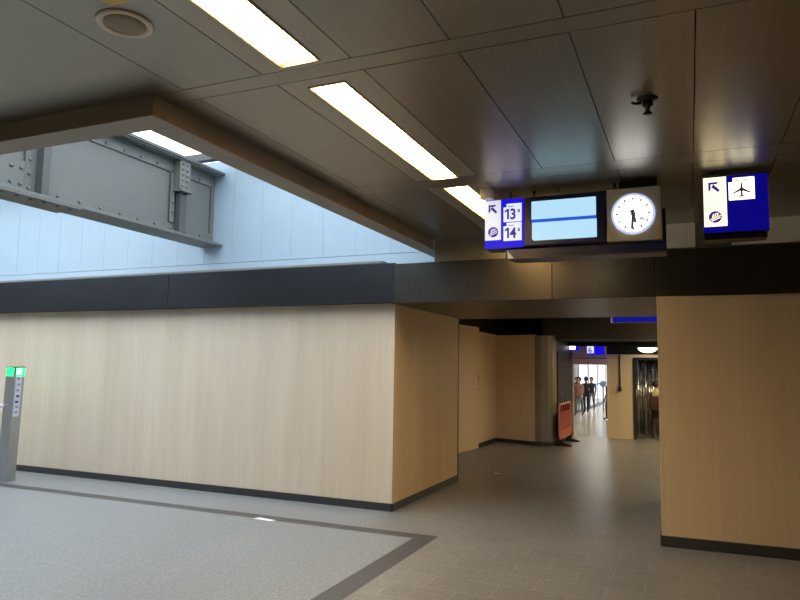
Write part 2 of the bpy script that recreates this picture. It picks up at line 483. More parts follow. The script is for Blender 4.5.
# bright hall beyond the doorway
hall = MB()
hall.k = 1; hall.box(-9.6, -9.5, 17.5, 42, 0, 3.0); hall.k = 0; hall.box(-9.5, -2.86, 17.5, 17.56, 0, 3.0)
hall.box(-1.865, -1.80, 17.5, 42, 0, 3.0)
struct(hall.build('wall_hall', ['hall_white', 'shop_grey']))
struct(box(-9.5, -1.8, 17.5, 42, 2.9, 2.98).build('ceiling_hall', 'hall_white'))
struct(box(-4.05, -1.8, 41.6, 41.8, 0, 2.9).build('hall_end_glow', 'end_glow'))  # glowing end wall added to brighten the hall, no known window
struct(box(-9.5, -4.05, 41.6, 41.8, 0, 2.9).build('wall_shop_end', 'shop_grey'))
for k in range(6):  # unseen strip lamps added to light the hall strongly
    y = 19.0+3.6*k
    for xq in (-3.0,):
        t = thing('ceiling_light', (xq, y+.9, 2.9), 'added long white fill lamp, unseen, brightening the hall behind the open doorway', 'ceiling light', 'added hall lamps out of sight')
        MB().box(xq-.16, xq+.16, y, y+1.8, 2.86, 2.9).build('diffuser', 'hall_glow', t)
# glass shop front along the hall
gx = -4.05
t = thing('shop_front', (gx, 21, 0), 'glass shop front with dark base rail along the bright hall seen through the doorway', 'shop front')
box(gx-.015, gx+.015, 21, 41, .1, 2.7).build('glass_pane', 'glass', t)
box(gx-.05, gx+.05, 21, 41, 0, .1).build('base_rail', 'rail', t)
box(gx-.04, gx+.04, 21, 41, 2.7, 2.9).build('head_rail', 'steel', t)
for y in (21, 24.4, 27.2, 30.0, 33.2, 36.6, 40.9):
    box(gx-.03, gx+.03, y-.04, y+.04, .1, 2.7).build('mullion', 'steel', t)
box(gx+.015, gx+.022, 24.5, 40.8, .98, 1.05).build('glass_band', 'poster_blue', t)
t = thing('floor_sign', (-3.31, 29, 0), 'pale blue round sign on a thin post at the right side of the bright hall', 'sign')
MB().lathe((-3.313, 29.0, 1.10), [(.13, -.01), (.13, .01)], 'y', 24).build('disc', 'poster_blue', t)
box(-3.34, -3.285, 29.0, 29.05, 0, 1.05).build('post', 'steel', t)

# dark room with foil curtain behind the right-hand opening
dr = MB(); dr.box(-1.8, -1.78, 17.48, 21, 0, 2.9); dr.box(3.9, 4, 17.48, 21, 0, 2.9); dr.box(-1.8, 4, 20.9, 21, 0, 2.9); dr.box(-1.8, 4, 17.48, 21, 2.85, 2.95)
struct(dr.build('wall_back_room', 'cloth_grey'))

# ------------------------------------------------------------------ riveted girder in the skylight
GX = -6.34
t = thing('steel_girder', (GX, 7.7, 3.36), 'old grey riveted steel girder crossing the skylight opening', 'girder')
box(GX-.015, GX+.015, 2.86, 7.69, 3.375, 4.40).build('web', 'girder', t)
fl = MB(); fl.box(GX-.20, GX+.20, 2.86, 7.69, 3.345, 3.372); fl.box(GX-.2, GX+.2, 2.86, 5.25, 3.325, 3.345)
fl.build('bottom_flange', 'girder', t, bevel=.003)
box(GX-.19, GX+.19, 2.86, 7.69, 4.39, 4.43).build('top_flange', 'girder_dark', t, bevel=.003)
for zz0, zz1, nm in ((3.372, 3.525, 'bottom_angle'), (4.21, 4.39, 'top_angle')):
    a = MB(); a.box(GX+.015, GX+.035, 2.86, 7.62, zz0, zz1)
    a.box(GX+.035, GX+.17, 2.86, 7.62, zz0 if zz0 < 4 else zz1-.02, zz0+.02 if zz0 < 4 else zz1)
    a.build(nm, 'girder', t, bevel=.004)
box(GX+.036, GX+.052, 2.86, 4.645, 3.39, 3.72).build('cover_plate', 'girder', t, bevel=.003)
box(GX+.036, GX+.045, 4.65, 4.99, 3.39, 4.37).build('splice_plate', 'girder', t, bevel=.003)
box(GX+.045, GX+.15, 4.775, 4.862, 3.392, 4.38).build('stiffener', 'girder_dark', t, bevel=.003)
s2 = MB(); s2.box(GX+.036, GX+.048, 6.76, 6.84, 3.53, 4.2); s2.build('backing_strip', 'girder', t)
box(GX+.048, GX+.13, 6.86, 6.985, 3.392, 3.97).build('stiffener', 'girder_dark', t, bevel=.003)
br_ = MB(); br_.box(GX+.036, GX+.16, 6.80, 7.0, 3.985, 4.38); br_.box(GX+.04, GX+.19, 6.80, 7.03, 3.95, 3.985)
br_.build('bracket', 'girder', t, bevel=.004)
box(GX+.015, GX+.03, 7.585, 7.60, 3.39, 4.38).build('end_seam', 'girder_dark', t)
rm = None
def rivet(x, y, z, axis='x', r=.021):
    global rm
    if rm is None:
        m = MB(); m.lathe((0, 0, 0), [(r, 0), (r*.95, r*.35), (r*.7, r*.7), (r*.3, r*.88)], 'x', 10)
        o = m.build('rivet', 'girder'); o.parent = t; rm = o.data
    else:
        o = bpy.data.objects.new('rivet', rm); COL.objects.link(o); o.parent = t
    o.location = Vector((x, y, z))*S-WLOC[t.name]
    if axis == 'z': o.rotation_euler = (0, -PI/2, 0)
    if axis == '-z': o.rotation_euler = (0, PI/2, 0)
    if axis == '-y': o.rotation_euler = (0, 0, -PI/2)
for k in range(9): rivet(GX+.035, 5.06+.29*k, 3.455)
for k in range(9): rivet(GX+.10, 4.92+.29*k, 3.392, 'z', .018)
for k in range(9): rivet(GX+.035, 5.12+.277*k, 4.252)
for k in range(7): rivet(GX+.10, 5.5+.29*k, 4.43, 'z')
for k in range(4): rivet(GX+.045, 4.70, 3.45+.155*k); rivet(GX+.045, 4.93, 3.45+.155*k)
for y in (4.2, 4.345, 4.49, 4.60):
    for z_ in (3.47, 3.64): rivet(GX+.052, y, z_)
for k in range(5):
    for y in (6.85, 6.935): rivet(GX+.16, y, 4.03+.075*k, 'x', .02)
for k in range(3): rivet(GX+.048, 6.80, 3.54+.13*k)
for k in range(7): rivet(GX+.12, 4.2+.16*k, 3.325, '-z')

# ------------------------------------------------------------------ ceiling lights
def ceiling_light(y0, y1, label):
    x0, x1 = -1.797, -1.575
    t = thing('ceiling_light', ((x0+x1)/2, (y0+y1)/2, Z), label, 'ceiling light', 'louvred lights in the ceiling strip')
    hs = MB()
    hs.box(x0, x0+.006, y0, y1, Z-.006, Z+.1); hs.box(x1-.006, x1, y0, y1, Z-.006, Z+.1)
    hs.box(x0, x1, y0, y0+.006, Z-.006, Z+.1); hs.box(x0, x1, y1-.006, y1, Z-.006, Z+.1)
    hs.box(x0, x1, y0, y1, Z+.09, Z+.1)
    hs.build('housing', 'lamp_rim', t)
    box(x0+.012, x1-.012, y0+.03, y1-.03, Z+.03, Z+.045).build('glowing_tube_tray', 'lamp', t)
    lv = MB()
    n = int((y1-y0)/.055)
    for k in range(n):
        y = y0+.02+(y1-y0-.04)*k/(n-1)
        lv.box(x0+.006, x0+.03, y-.002, y+.002, Z+.002, Z+.028); lv.box(x1-.03, x1-.006, y-.002, y+.002, Z+.002, Z+.028)
        lv.box(x0+.03, x1-.03, y-.0012, y+.0012, Z+.016, Z+.028)
    lv.box(x0+.004, x0+.010, y0, y1, Z-.004, Z+.029); lv.box(x1-.010, x1-.004, y0, y1, Z-.004, Z+.029)
    lv.build('louver', 'louver', t)
ceiling_light(.78, 2.63, 'louvred ceiling light nearest the camera, beside the round speaker')
ceiling_light(2.885, 4.72, 'louvred ceiling light in the middle of the row')
ceiling_light(4.965, 6.8, 'louvred ceiling light at the far end, half hidden by the platform sign')
ceiling_light(-1.29, .56, 'louvred ceiling light behind the camera')

t = thing('ceiling_speaker', (-2.185, 2.025, Z), 'round cream ceiling speaker with brown mesh grille beside the first light', 'speaker')
MB().lathe((-2.185, 2.025, Z), [(.118, 0), (.116, -.008), (.105, -.012), (.087, -.006), (.087, 0)], 'z', 48).build('rim', 'cream', t)
MB().lathe((-2.185, 2.025, Z), [(.087, -.002), (.087, -.007), (.04, -.009), (.005, -.0095)], 'z', 48).build('grille', 'mesh_grille', t)
tag(box(-2.13, -2.04, 1.845, 1.895, Z-.003, Z+.002).build('tape_patch', 'yellow'), 'small yellow tape patch on the ceiling above the round speaker', 'tape')

t = thing('ceiling_sprinkler', (-.17, 3.67, Z), 'small black sprinkler hanging from a ceiling panel above the clock', 'sprinkler')
c = (-.17, 3.67, Z)
MB().lathe(c, [(.055, 0), (.055, -.006), (.03, -.016)], 'z', 24).build('rosette', 'dark_metal', t)
MB().lathe(c, [(.027, -.012), (.029, -.036), (.024, -.044), (.014, -.048), (.012, -.068)], 'z', 20).build('body', 'dark_metal', t)
MB().lathe(c, [(.011, -.066), (.024, -.081), (.024, -.085), (.008, -.088)], 'z', 20).build('deflector', 'dark_metal', t)
MB().tube([(-.20, 3.67, Z-.02), (-.235, 3.665, Z-.02), (-.25, 3.66, Z-.012)], .008, 8).build('side_arm', 'dark_metal', t)

# ------------------------------------------------------------------ signs
SY = 5.2
def poly(parent, name, pts, y, mat, th=.004):
    return MB().prism(pts, 'y', y-th, y).build(name, mat, parent)
def text(parent, name, s, x, z, size, y, mat, align='LEFT', squash=1.0):
    cu = bpy.data.curves.new(name, 'FONT'); cu.body = s; cu.size = size*S; cu.extrude = .002; cu.align_x = align
    cu.offset = .0035 if size > .1 else .0008
    tmp = bpy.data.objects.new('tmp', cu); COL.objects.link(tmp)
    dg = bpy.context.evaluated_depsgraph_get()
    me = bpy.data.meshes.new_from_object(tmp.evaluated_get(dg))
    bpy.data.objects.remove(tmp)
    me.transform(Matrix.Translation(Vector((x, y, z))*S-WLOC[parent.name]) @ Matrix.Rotation(PI/2, 4, 'X') @ Matrix.Diagonal((squash, 1, 1, 1)))
    me.materials.clear(); me.materials.append(M[mat])
    o = bpy.data.objects.new(name, me); COL.objects.link(o); o.parent = parent; WLOC[o.name] = WLOC[parent.name]
    return o
def arrow(parent, cx, cz, s, y, mat):
    m = MB()
    m.prism([(cx-s, cz+s), (cx+s*.75, cz+s), (cx+s*.45, cz+s*.58), (cx-s*.58, cz+s*.58), (cx-s*.58, cz-s*.45), (cx-s, cz-s*.75)], 'y', y-.003, y)
    m.prism([(cx-s*.55, cz+s*.1), (cx-s*.1, cz+s*.58), (cx+s*1.0, cz-s*.62), (cx+s*.66, cz-s*.98)], 'y', y-.0032, y)
    return m.build('arrow', mat, parent)
def escalator_logo(parent, cx, cz, r, y, lit):
    MB().lathe((cx, y, cz), [(r, -.003), (r, 0)], 'y', 40).build('round_symbol', 'ink', parent)
    m = MB()
    def bar(a, b, w):
        d = (Vector(b)-Vector(a)).normalized(); n = Vector((-d.y, d.x))*w*.5
        A, B = Vector(a), Vector(b)
        m.prism([tuple(A-n), tuple(B-n), tuple(B+n), tuple(A+n)], 'y', y-.0055, y-.003)
    q = lambda u, v: (cx+u*r, cz+v*r)
    bar(q(-.72, -.42), q(.86, .22), .13*r); bar(q(-.58, -.70), q(.80, -.12), .13*r)
    bar(q(-.42, -.10), q(-.22, .50), .16*r); bar(q(-.05, .05), q(.12, .62), .16*r); bar(q(.30, .20), q(.45, .66), .16*r)
    m.build('escalator_figure', lit, parent)
def page(x0, x1, z0, z1):
    w = (x1-x0)
    return [(x0, z0), (x1, z0), (x1, z1), (x0+.17*w, z1), (x0+.17*w, z1-.17*(z1-z0)*1.1), (x0, z1-.17*(z1-z0)*1.1)]

# shared navy frame carrying sign, screen and clock
t = thing('sign_frame', (-.75, SY+.1, 2.8), 'dark navy frame carrying platform sign, screen and clock below the ceiling', 'frame')
MB().box(-1.19, -.545, SY+.001, SY+.25, 2.625, 3.022).build('screen_backing', 'navy', t, bevel=.006)
MB().box(-1.345, -.135, SY+.03, SY+.24, 2.545, 2.612).build('lower_box', 'navy', t, bevel=.004)
MB().box(-1.30, -.135, SY+.025, SY+.245, 2.53, 2.545).build('bottom_edge', 'navy_edge', t)
MB().prism([(-1.325, 2.60), (-1.27, 2.535), (-1.32, 2.535)], 'y', SY+.01, SY+.03).build('corner_clip', 'label_white', t)
MB().box(-.158, -.133, SY+.05, SY+.09, 2.545, 2.86).build('end_bracket', 'navy', t)
for x in (-1.325, -1.13, -.5, -.27):
    MB().tube([(x, SY+.12, 3.0), (x, SY+.12, Z+.01)], .012, 10).build('hanger_rod', 'steel', t)
MB().box(-.46, -.19, SY+.05, SY+.2, 3.03, Z-.002).build('mounting_plate', 'dark_metal', t)
MB().box(-1.12, -.92, SY+.25, SY+.262, 2.66, 3.0).build('rear_glow_panel', 'rear_lit', t)  # unseen glow added behind the frame to light the lintel

tag(box(-1.525, -1.43, 5.10, 5.18, 3.02, Z+.002).build('junction_box', 'cream', bevel=.004), 'small cream box on the ceiling at the start of the far light', 'box')

y = SY
t = thing('platform_sign', (-1.35, y+.1, 2.62), 'lit blue and white sign with arrow and platforms 13 and 14', 'sign')
B = MB(); B.prism([(-1.508, 2.622), (-1.186, 2.622), (-1.186, 3.022), (-1.508, 3.022)], 'y', y+.004, y+.2); B.build('case', 'navy', t)
poly(t, 'front_panel', [(-1.508, 2.622), (-1.186, 2.622), (-1.186, 3.022), (-1.508, 3.022)], y+.004, 'blue_lit')
poly(t, 'direction_panel', [(-1.506, 2.690), (-1.374, 2.690), (-1.374, 3.018), (-1.506, 3.018)], y, 'white_lit')
arrow(t, -1.440, 2.945, .036, y-.004, 'ink')
escalator_logo(t, -1.438, 2.757, .042, y-.004, 'white_lit')
for z0, z1, num in ((2.833, 2.982, '13'), (2.678, 2.826, '14')):
    tl = poly(t, 'number_tile', page(-1.352, -1.204, z0, z1), y, 'tile_lit')
    MB().prism([(-1.322, z0+.022), (-1.306, z0+.022), (-1.306, z0+.106), (-1.320, z0+.106), (-1.341, z0+.092), (-1.341, z0+.077), (-1.322, z0+.088)], 'y', y-.007, y-.004).build('numeral', 'ink', tl)
    text(tl, 'numeral', num[1], -1.299, z0+.022, .118, y-.006, 'ink', squash=.88)
    text(tl, 'letter', 'a', -1.237, z0+.074, .055, y-.006, 'ink')
    MB().box(-1.315, -1.265, y-.006, y-.004, z1-.026, z1-.020).build('small_print', 'ink_faint', tl)

t = thing('information_screen', (-.87, y, 2.66), 'lit pale cyan screen split by a blue stripe beside the clock', 'screen')
MB().box(-1.172, -.565, y-.012, y+.003, 2.63, 3.012).build('bezel', 'navy', t, bevel=.003)
poly(t, 'upper_panel', [(-1.122, 2.834), (-.626, 2.834), (-.626, 2.980), (-1.122, 2.980)], y-.012, 'screen')
poly(t, 'lower_panel', [(-1.104, 2.664), (-.622, 2.664), (-.622, 2.808), (-1.118, 2.808), (-1.118, 2.676)], y-.012, 'screen')
poly(t, 'stripe', [(-1.122, 2.808), (-.626, 2.808), (-.626, 2.834), (-1.122, 2.834)], y-.012, 'screen_stripe')

t = thing('station_clock', (-.355, y+.1, 2.62), 'round lit station clock in a square beige case', 'clock')
cx, cz = -.357, 2.822
MB().box(-.548, -.164, y-.01, y+.2, 2.625, 3.024).build('case', 'clock_case', t, bevel=.004)
MB().lathe((cx, y-.01, cz), [(.155, 0), (.155, -.012), (.139, -.014)], 'y', 64).build('rim', 'clock_ring', t)
fc = MB().lathe((cx, y-.01, cz), [(.138, -.010), (.138, -.0155), (.01, -.0156)], 'y', 64).build('face', 'clock_face', t)
for k in range(12):
    a = k*PI/6; dx, dz = math.sin(a), math.cos(a)
    w = .0064; r0, r1 = .104, .124
    nx, nz = dz*w, -dx*w
    MB().prism([(cx+dx*r0-nx, cz+dz*r0-nz), (cx+dx*r0+nx, cz+dz*r0+nz), (cx+dx*r1+nx, cz+dz*r1+nz), (cx+dx*r1-nx, cz+dz*r1-nz)], 'y', y-.0275, y-.0255).build('hour_mark', 'clock_hand', fc)
def hand(name, ang, back, r, w0, w1, mat, yy):
    a = math.radians(ang); dx, dz = math.sin(a), math.cos(a); nx, nz = dz, -dx
    P = [(cx-dx*back-nx*w0, cz-dz*back-nz*w0), (cx-dx*back+nx*w0, cz-dz*back+nz*w0), (cx+dx*r+nx*w1, cz+dz*r+nz*w1), (cx+dx*r-nx*w1, cz+dz*r-nz*w1)]
    m = MB().prism(P, 'y', yy-.002, yy)
    return m, (dx, dz)
m, _ = hand('h', 166, .03, .074, .013, .009, '', y-.028); m.lathe((cx, y-.03, cz), [(.017, -.003), (.017, .003)], 'y', 20); m.build('hour_hand', 'clock_hand', t)
m, _ = hand('m', 184, .03, .118, .010, .009, '', y-.033); m.build('minute_hand', 'clock_hand', t)
m, dd_ = hand('s', 127, .04, .120, .0032, .0026, '', y-.037)
m.tube([(cx+dd_[0]*.078+.011*math.cos(q*PI/8), y-.038, cz+dd_[1]*.078+.011*math.sin(q*PI/8)) for q in range(16)], .004, 6, True)
m.build('second_hand', 'second_hand', t)

t = thing('airport_sign', (.33, y+.1, 2.6), 'lit blue sign with arrow, escalator symbol and aeroplane tile', 'sign')
MB().box(.122, .537, y+.004, y+.18, 2.645, 3.052).build('case', 'navy', t)
poly(t, 'front_panel', [(.122, 2.645), (.537, 2.645), (.537, 3.052), (.122, 3.052)], y+.004, 'blue_dim')
MB().box(.125, .525, y+.02, y+.16, 2.598, 2.63).build('under_box', 'dark_metal', t)
MB().box(.14, .51, y+.05, y+.13, 2.63, 2.646).build('joint_strip', 'rubber', t)
for x in (.2, .45): MB().tube([(x, y+.09, 3.05), (x, y+.09, Z+.01)], .012, 10).build('hanger_rod', 'steel', t)
poly(t, 'direction_panel', [(.126, 2.690), (.275, 2.690), (.275, 3.048), (.126, 3.048)], y, 'cream_lit')
arrow(t, .196, 2.975, .038, y-.004, 'ink')
escalator_logo(t, .198, 2.758, .043, y-.004, 'cream_lit')
tl = poly(t, 'aeroplane_tile', page(.290, .454, 2.872, 3.032), y, 'airport_lit')
pm = MB(); px_, pz_ = .372, 2.937; k = .058
pm.prism([(px_-.06*k*1.6, pz_-.7*k), (px_, pz_-.86*k), (px_+.06*k*1.6, pz_-.7*k), (px_+.13*k, pz_+.5*k), (px_+.06*k, pz_+.95*k), (px_, pz_+1.08*k), (px_-.06*k, pz_+.95*k), (px_-.13*k, pz_+.5*k)], 'y', y-.008, y-.004)
for s in (-1, 1):
    pm.prism([(px_, pz_+.38*k), (px_+s*.95*k, pz_-.22*k), (px_+s*.95*k, pz_-.38*k), (px_, pz_+.02*k)], 'y', y-.0078, y-.004)
    pm.prism([(px_, pz_-.52*k), (px_+s*.34*k, pz_-.72*k), (px_+s*.34*k, pz_-.84*k), (px_, pz_-.72*k)], 'y', y-.0078, y-.004)
pm.build('aeroplane', 'ink_faint', tl)
MB().box(.325, .42, y-.006, y-.004, 3.009, 3.015).build('small_print', 'ink_faint', tl)

# ------------------------------------------------------------------ gate post at the left
t = thing('gate_post', (-8.62, 6.5, 0), 'steel ticket gate post with green lamp and white strip label', 'gate post')
def leanbox(x0, x1, y0, y1, z0, z1):
    k = .030                                                          # the post leans a little to the right
    m = MB(); vs = []
    for x_ in (x0, x1):
        for y_ in (y0, y1):
            for z_ in (z0, z1): vs.append((x_+k*z_, y_, z_))
    return m.add(vs, [(0, 1, 3, 2), (4, 6, 7, 5), (0, 4, 5, 1), (2, 3, 7, 6), (0, 2, 6, 4), (1, 5, 7, 3)])
def rot_post(mb, ang=math.radians(5), c=(-8.635, 6.5)):
    ca, sa = math.cos(ang), math.sin(ang)
    for v in mb.v:
        dx, dy = v.x-c[0], v.y-c[1]; v.x = c[0]+ca*dx-sa*dy; v.y = c[1]+sa*dx+ca*dy
    return mb
h = .082
X0, X1, Y0_, Y1_ = -8.635-h, -8.635+h, 6.5-h, 6.5+h
def lean(mb):
    for v in mb.v: v.x += .027*v.z-.09
    return mb
def post(mb): return lean(rot_post(mb))
post(box(X0, X1, Y0_, Y1_, 0, 1.445)).build('column', 'steel', t, bevel=.006)
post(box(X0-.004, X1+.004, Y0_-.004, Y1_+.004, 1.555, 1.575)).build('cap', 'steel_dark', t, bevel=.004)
post(box(X0+.003, X1-.003, Y0_+.003, Y1_-.003, 1.445, 1.557)).build('green_lamp', 'green_lamp', t)
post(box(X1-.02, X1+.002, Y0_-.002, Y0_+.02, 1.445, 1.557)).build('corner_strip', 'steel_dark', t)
post(box(X1-.002, X1+.004, Y0_+.02, Y1_-.05, 1.46, 1.55)).build('lamp_window', 'green_bright', t)
post(box(X1, X1+.004, Y0_+.025, Y1_-.045, .885, 1.44)).build('strip_label', 'label_white', t)
for k, z in enumerate((.93, 1.0, 1.07, 1.15, 1.23, 1.31, 1.39)):
    post(box(X1+.003, X1+.006, Y0_+.04+.01*(k % 2), Y0_+.09+.01*(k % 2), z, z+.03)).build('pictogram', 'ink' if k in (2, 3) else 'ink_faint', t)
post(box(X0+.02, X1-.06, Y0_-.004, Y0_, 1.05, 1.062)).build('card_mark', 'pink', t)
MB().tube([(-8.75, 6.42, 1.03), (-9.0, 6.36, 1.03), (-9.5, 6.30, 1.03)], .022, 12).build('gate_arm', 'label_white', t)

# ------------------------------------------------------------------ floor litter
def litter(name, pts, label):
    tag(MB().prism(pts, 'z', .0005, .003).build(name, 'paper'), label, 'paper')
litter('paper_sheet', [(-4.36, 6.17), (-4.13, 6.15), (-4.10, 6.21), (-4.33, 6.24)], 'white paper slip lying by the dark floor strip')
litter('paper_scrap', [(-2.90, 10.50), (-2.80, 10.49), (-2.79, 10.56), (-2.89, 10.57)], 'tiny white paper scrap on the passage floor')

# ------------------------------------------------------------------ things at the end of the passage
# red crowd barrier
bxx = -2.61
t = thing('crowd_barrier', (bxx, 15.0, 0), 'red plastic crowd barrier standing in front of the bright doorway', 'barrier')
ya, yb = 14.75, 16.25; zt, zb = .90, .16
def rnd(ya, yb, zb, zt, r, n=6):
    out = []
    for cy_, cz_, a0 in ((yb-r, zt-r, 0), (ya+r, zt-r, 90), (ya+r, zb+r, 180), (yb-r, zb+r, 270)):
        for q in range(n+1):
            a = math.radians(a0+90*q/n); out.append((cy_+r*math.cos(a), cz_+r*math.sin(a)))
    return out
MB().tube([(bxx, a, b) for a, b in rnd(ya, yb, zb, zt, .11)], .024, 10, True).build('frame', 'pale_red', t)
pn = MB(); pn.box(bxx-.018, bxx+.018, ya+.01, yb-.01, .30, .735)
pn.box(bxx-.018, bxx+.018, ya+.01, yb-.01, .17, .2)
for k in range(1, 5):
    yy = ya+(yb-ya)*k/5; pn.box(bxx-.018, bxx+.018, yy-.03, yy+.03, .72, zt-.01)
pn.build('panel', 'red', t, bevel=.01)
MB().box(bxx-.024, bxx+.024, ya+.02, yb-.02, .19, .33).build('reflective_board', 'salmon', t, bevel=.006)
for yy in (ya+.22, yb-.2):
    ft = MB(); ft.prism([(bxx-.08, 0), (bxx+.24, 0), (bxx+.22, .03), (bxx+.06, .07), (bxx+.03, .16), (bxx-.03, .16), (bxx-.06, .07), (bxx-.08, .03)], 'y', yy-.05, yy+.05)
    ft.build('foot', 'rubber', t, bevel=.006)

t = thing('pull_cable', (-1.575, 17.33, 1.6), 'thin dark cable ending in a small box on the cream wall', 'cable')
MB().tube([(-1.575, 17.33, 2.05), (-1.575, 17.33, 1.6), (-1.577, 17.33, 1.25)], .013, 8).build('conduit', 'rubber', t)
MB().box(-1.61, -1.54, 17.29, 17.35, 1.15, 1.25).build('switch_box', 'rubber', t, bevel=.006)

t = thing('dome_lamp', (-.9, 16.9, 2.2), 'glowing white dome lamp below the dark ceiling near the right wall', 'lamp')
MB().lathe((-.90, 16.9, 2.20), [(.22, 0), (.21, -.03), (.17, -.07), (.10, -.1), (.02, -.11)], 'z', 32).build('shade', 'dome', t)
MB().lathe((-.90, 16.9, 2.335), [(.24, .003), (.24, -.13), (.22, -.135)], 'z', 32).build('collar', 'dark_metal', t)

t = thing('platform_sign', (-2.12, 16.9, 2.1), 'small far blue sign with a white number tile above the bright doorway', 'sign')
MB().box(-2.297, -1.895, 16.86, 16.98, 2.03, 2.336).build('case', 'blue_lit', t)
tl = MB().box(-2.29, -2.13, 16.85, 16.86, 2.07, 2.30).build('tile', 'tile_lit', t)
text(tl, 'numeral', '6', -2.265, 2.085, .18, 16.845, 'ink')
t = thing('platform_sign', (-2.6, 16.9, 2.1), 'small far blue sign with bright white corner, left above the doorway', 'sign')
MB().box(-2.72, -2.50, 16.86, 16.98, 2.13, 2.335).build('case', 'blue_lit', t)
MB().box(-2.715, -2.57, 16.85, 16.86, 2.16, 2.33).build('tile', 'dome', t)

t = thing('hanging_sign', (-.7, 10.6, 2.5), 'dark blue hanging sign under the passage ceiling, seen edge on behind the lintel', 'sign')
MB().box(-1.06, .2, 10.604, 10.75, 2.385, 2.72).build('case', 'navy', t)
MB().box(-1.06, .2, 10.6, 10.604, 2.385, 2.72).build('front_panel', 'blue_dim', t)
MB().box(-1.085, -1.06, 10.6, 10.75, 2.385, 2.72).build('end_cap', 'lamp_rim', t)
for x in (-.9, 0): MB().tube([(x, 10.67, 2.7), (x, 10.67, 2.79)], .012, 8).build('hanger_rod', 'steel', t)
MB().box(-1.0, .1, 10.75, 10.76, 2.42, 2.70).build('rear_glow_panel', 'rear_lit', t)

t = thing('security_camera', (-2.14, 10.1, 2.6), 'small dark dome fitting under the black ceiling behind the lintel', 'camera')
MB().lathe((-2.0, 11.0, 2.78), [(.05, 0), (.05, -.09), (.03, -.12), (.01, -.13)], 'z', 16).build('dome', 'dark_metal', t)
MB().lathe((-2.0, 11.0, 2.78), [(.07, 0), (.07, -.03)], 'z', 16).build('mount', 'dark_metal', t)

# unseen passage lamp, then two lamps added to light end wall and foil
def hidden_lamp(x, y, z, w, l, label, mat='lamp'):
    t = thing('ceiling_light', (x, y, z), label, 'ceiling light', 'lights hidden in the passage')
    MB().box(x-w/2, x+w/2, y-l/2, y+l/2, z-.03, z-.005).build('diffuser', mat, t)
    MB().box(x-w/2-.03, x+w/2+.03, y-l/2-.03, y+l/2+.03, z-.025, z).build('housing', 'lamp_rim', t)
hidden_lamp(1.2, 12.4, 2.78, .3, 2.4, 'long warm ceiling light in the passage behind the right wall')
hidden_lamp(.5, 16.3, 2.335, .6, 1.2, 'added warm fill light for the end wall, unseen behind the right wall', 'lamp_strong')
hidden_lamp(.9, 19.2, 2.85, .3, 1.2, 'added warm fill light in the dark room behind the foil curtain')

# foil curtain
t = thing('foil_curtain', (-.7, 18.1, 0), 'hanging silver foil strip curtain in the dark opening', 'curtain')
N = 90; m = MB(); m.s = True; vs = []
for i in range(N+1):
    u = i/N; x = -1.35+1.7*u
    yy = 18.1+.05*math.sin(u*58)+.03*math.sin(u*23+1)
    vs += [(x, yy, .05), (x+.01*math.sin(u*40), yy, 1.98), (x, yy+.01, .05), (x+.01*math.sin(u*40), yy+.01, 1.98)]
fs = []
for i in range(N):
    a = 4*i; b = a+4
    fs += [(a, b, b+1, a+1), (a+2, a+3, b+3, b+2), (a+1, b+1, b+3, a+3), (a, a+2, b+2, b)]
m.add(vs, fs); m.build('strips', 'foil', t)
MB().tube([(-1.4, 18.1, 1.99), (.4, 18.1, 1.99)], .02, 10).build('rod', 'rail', t)

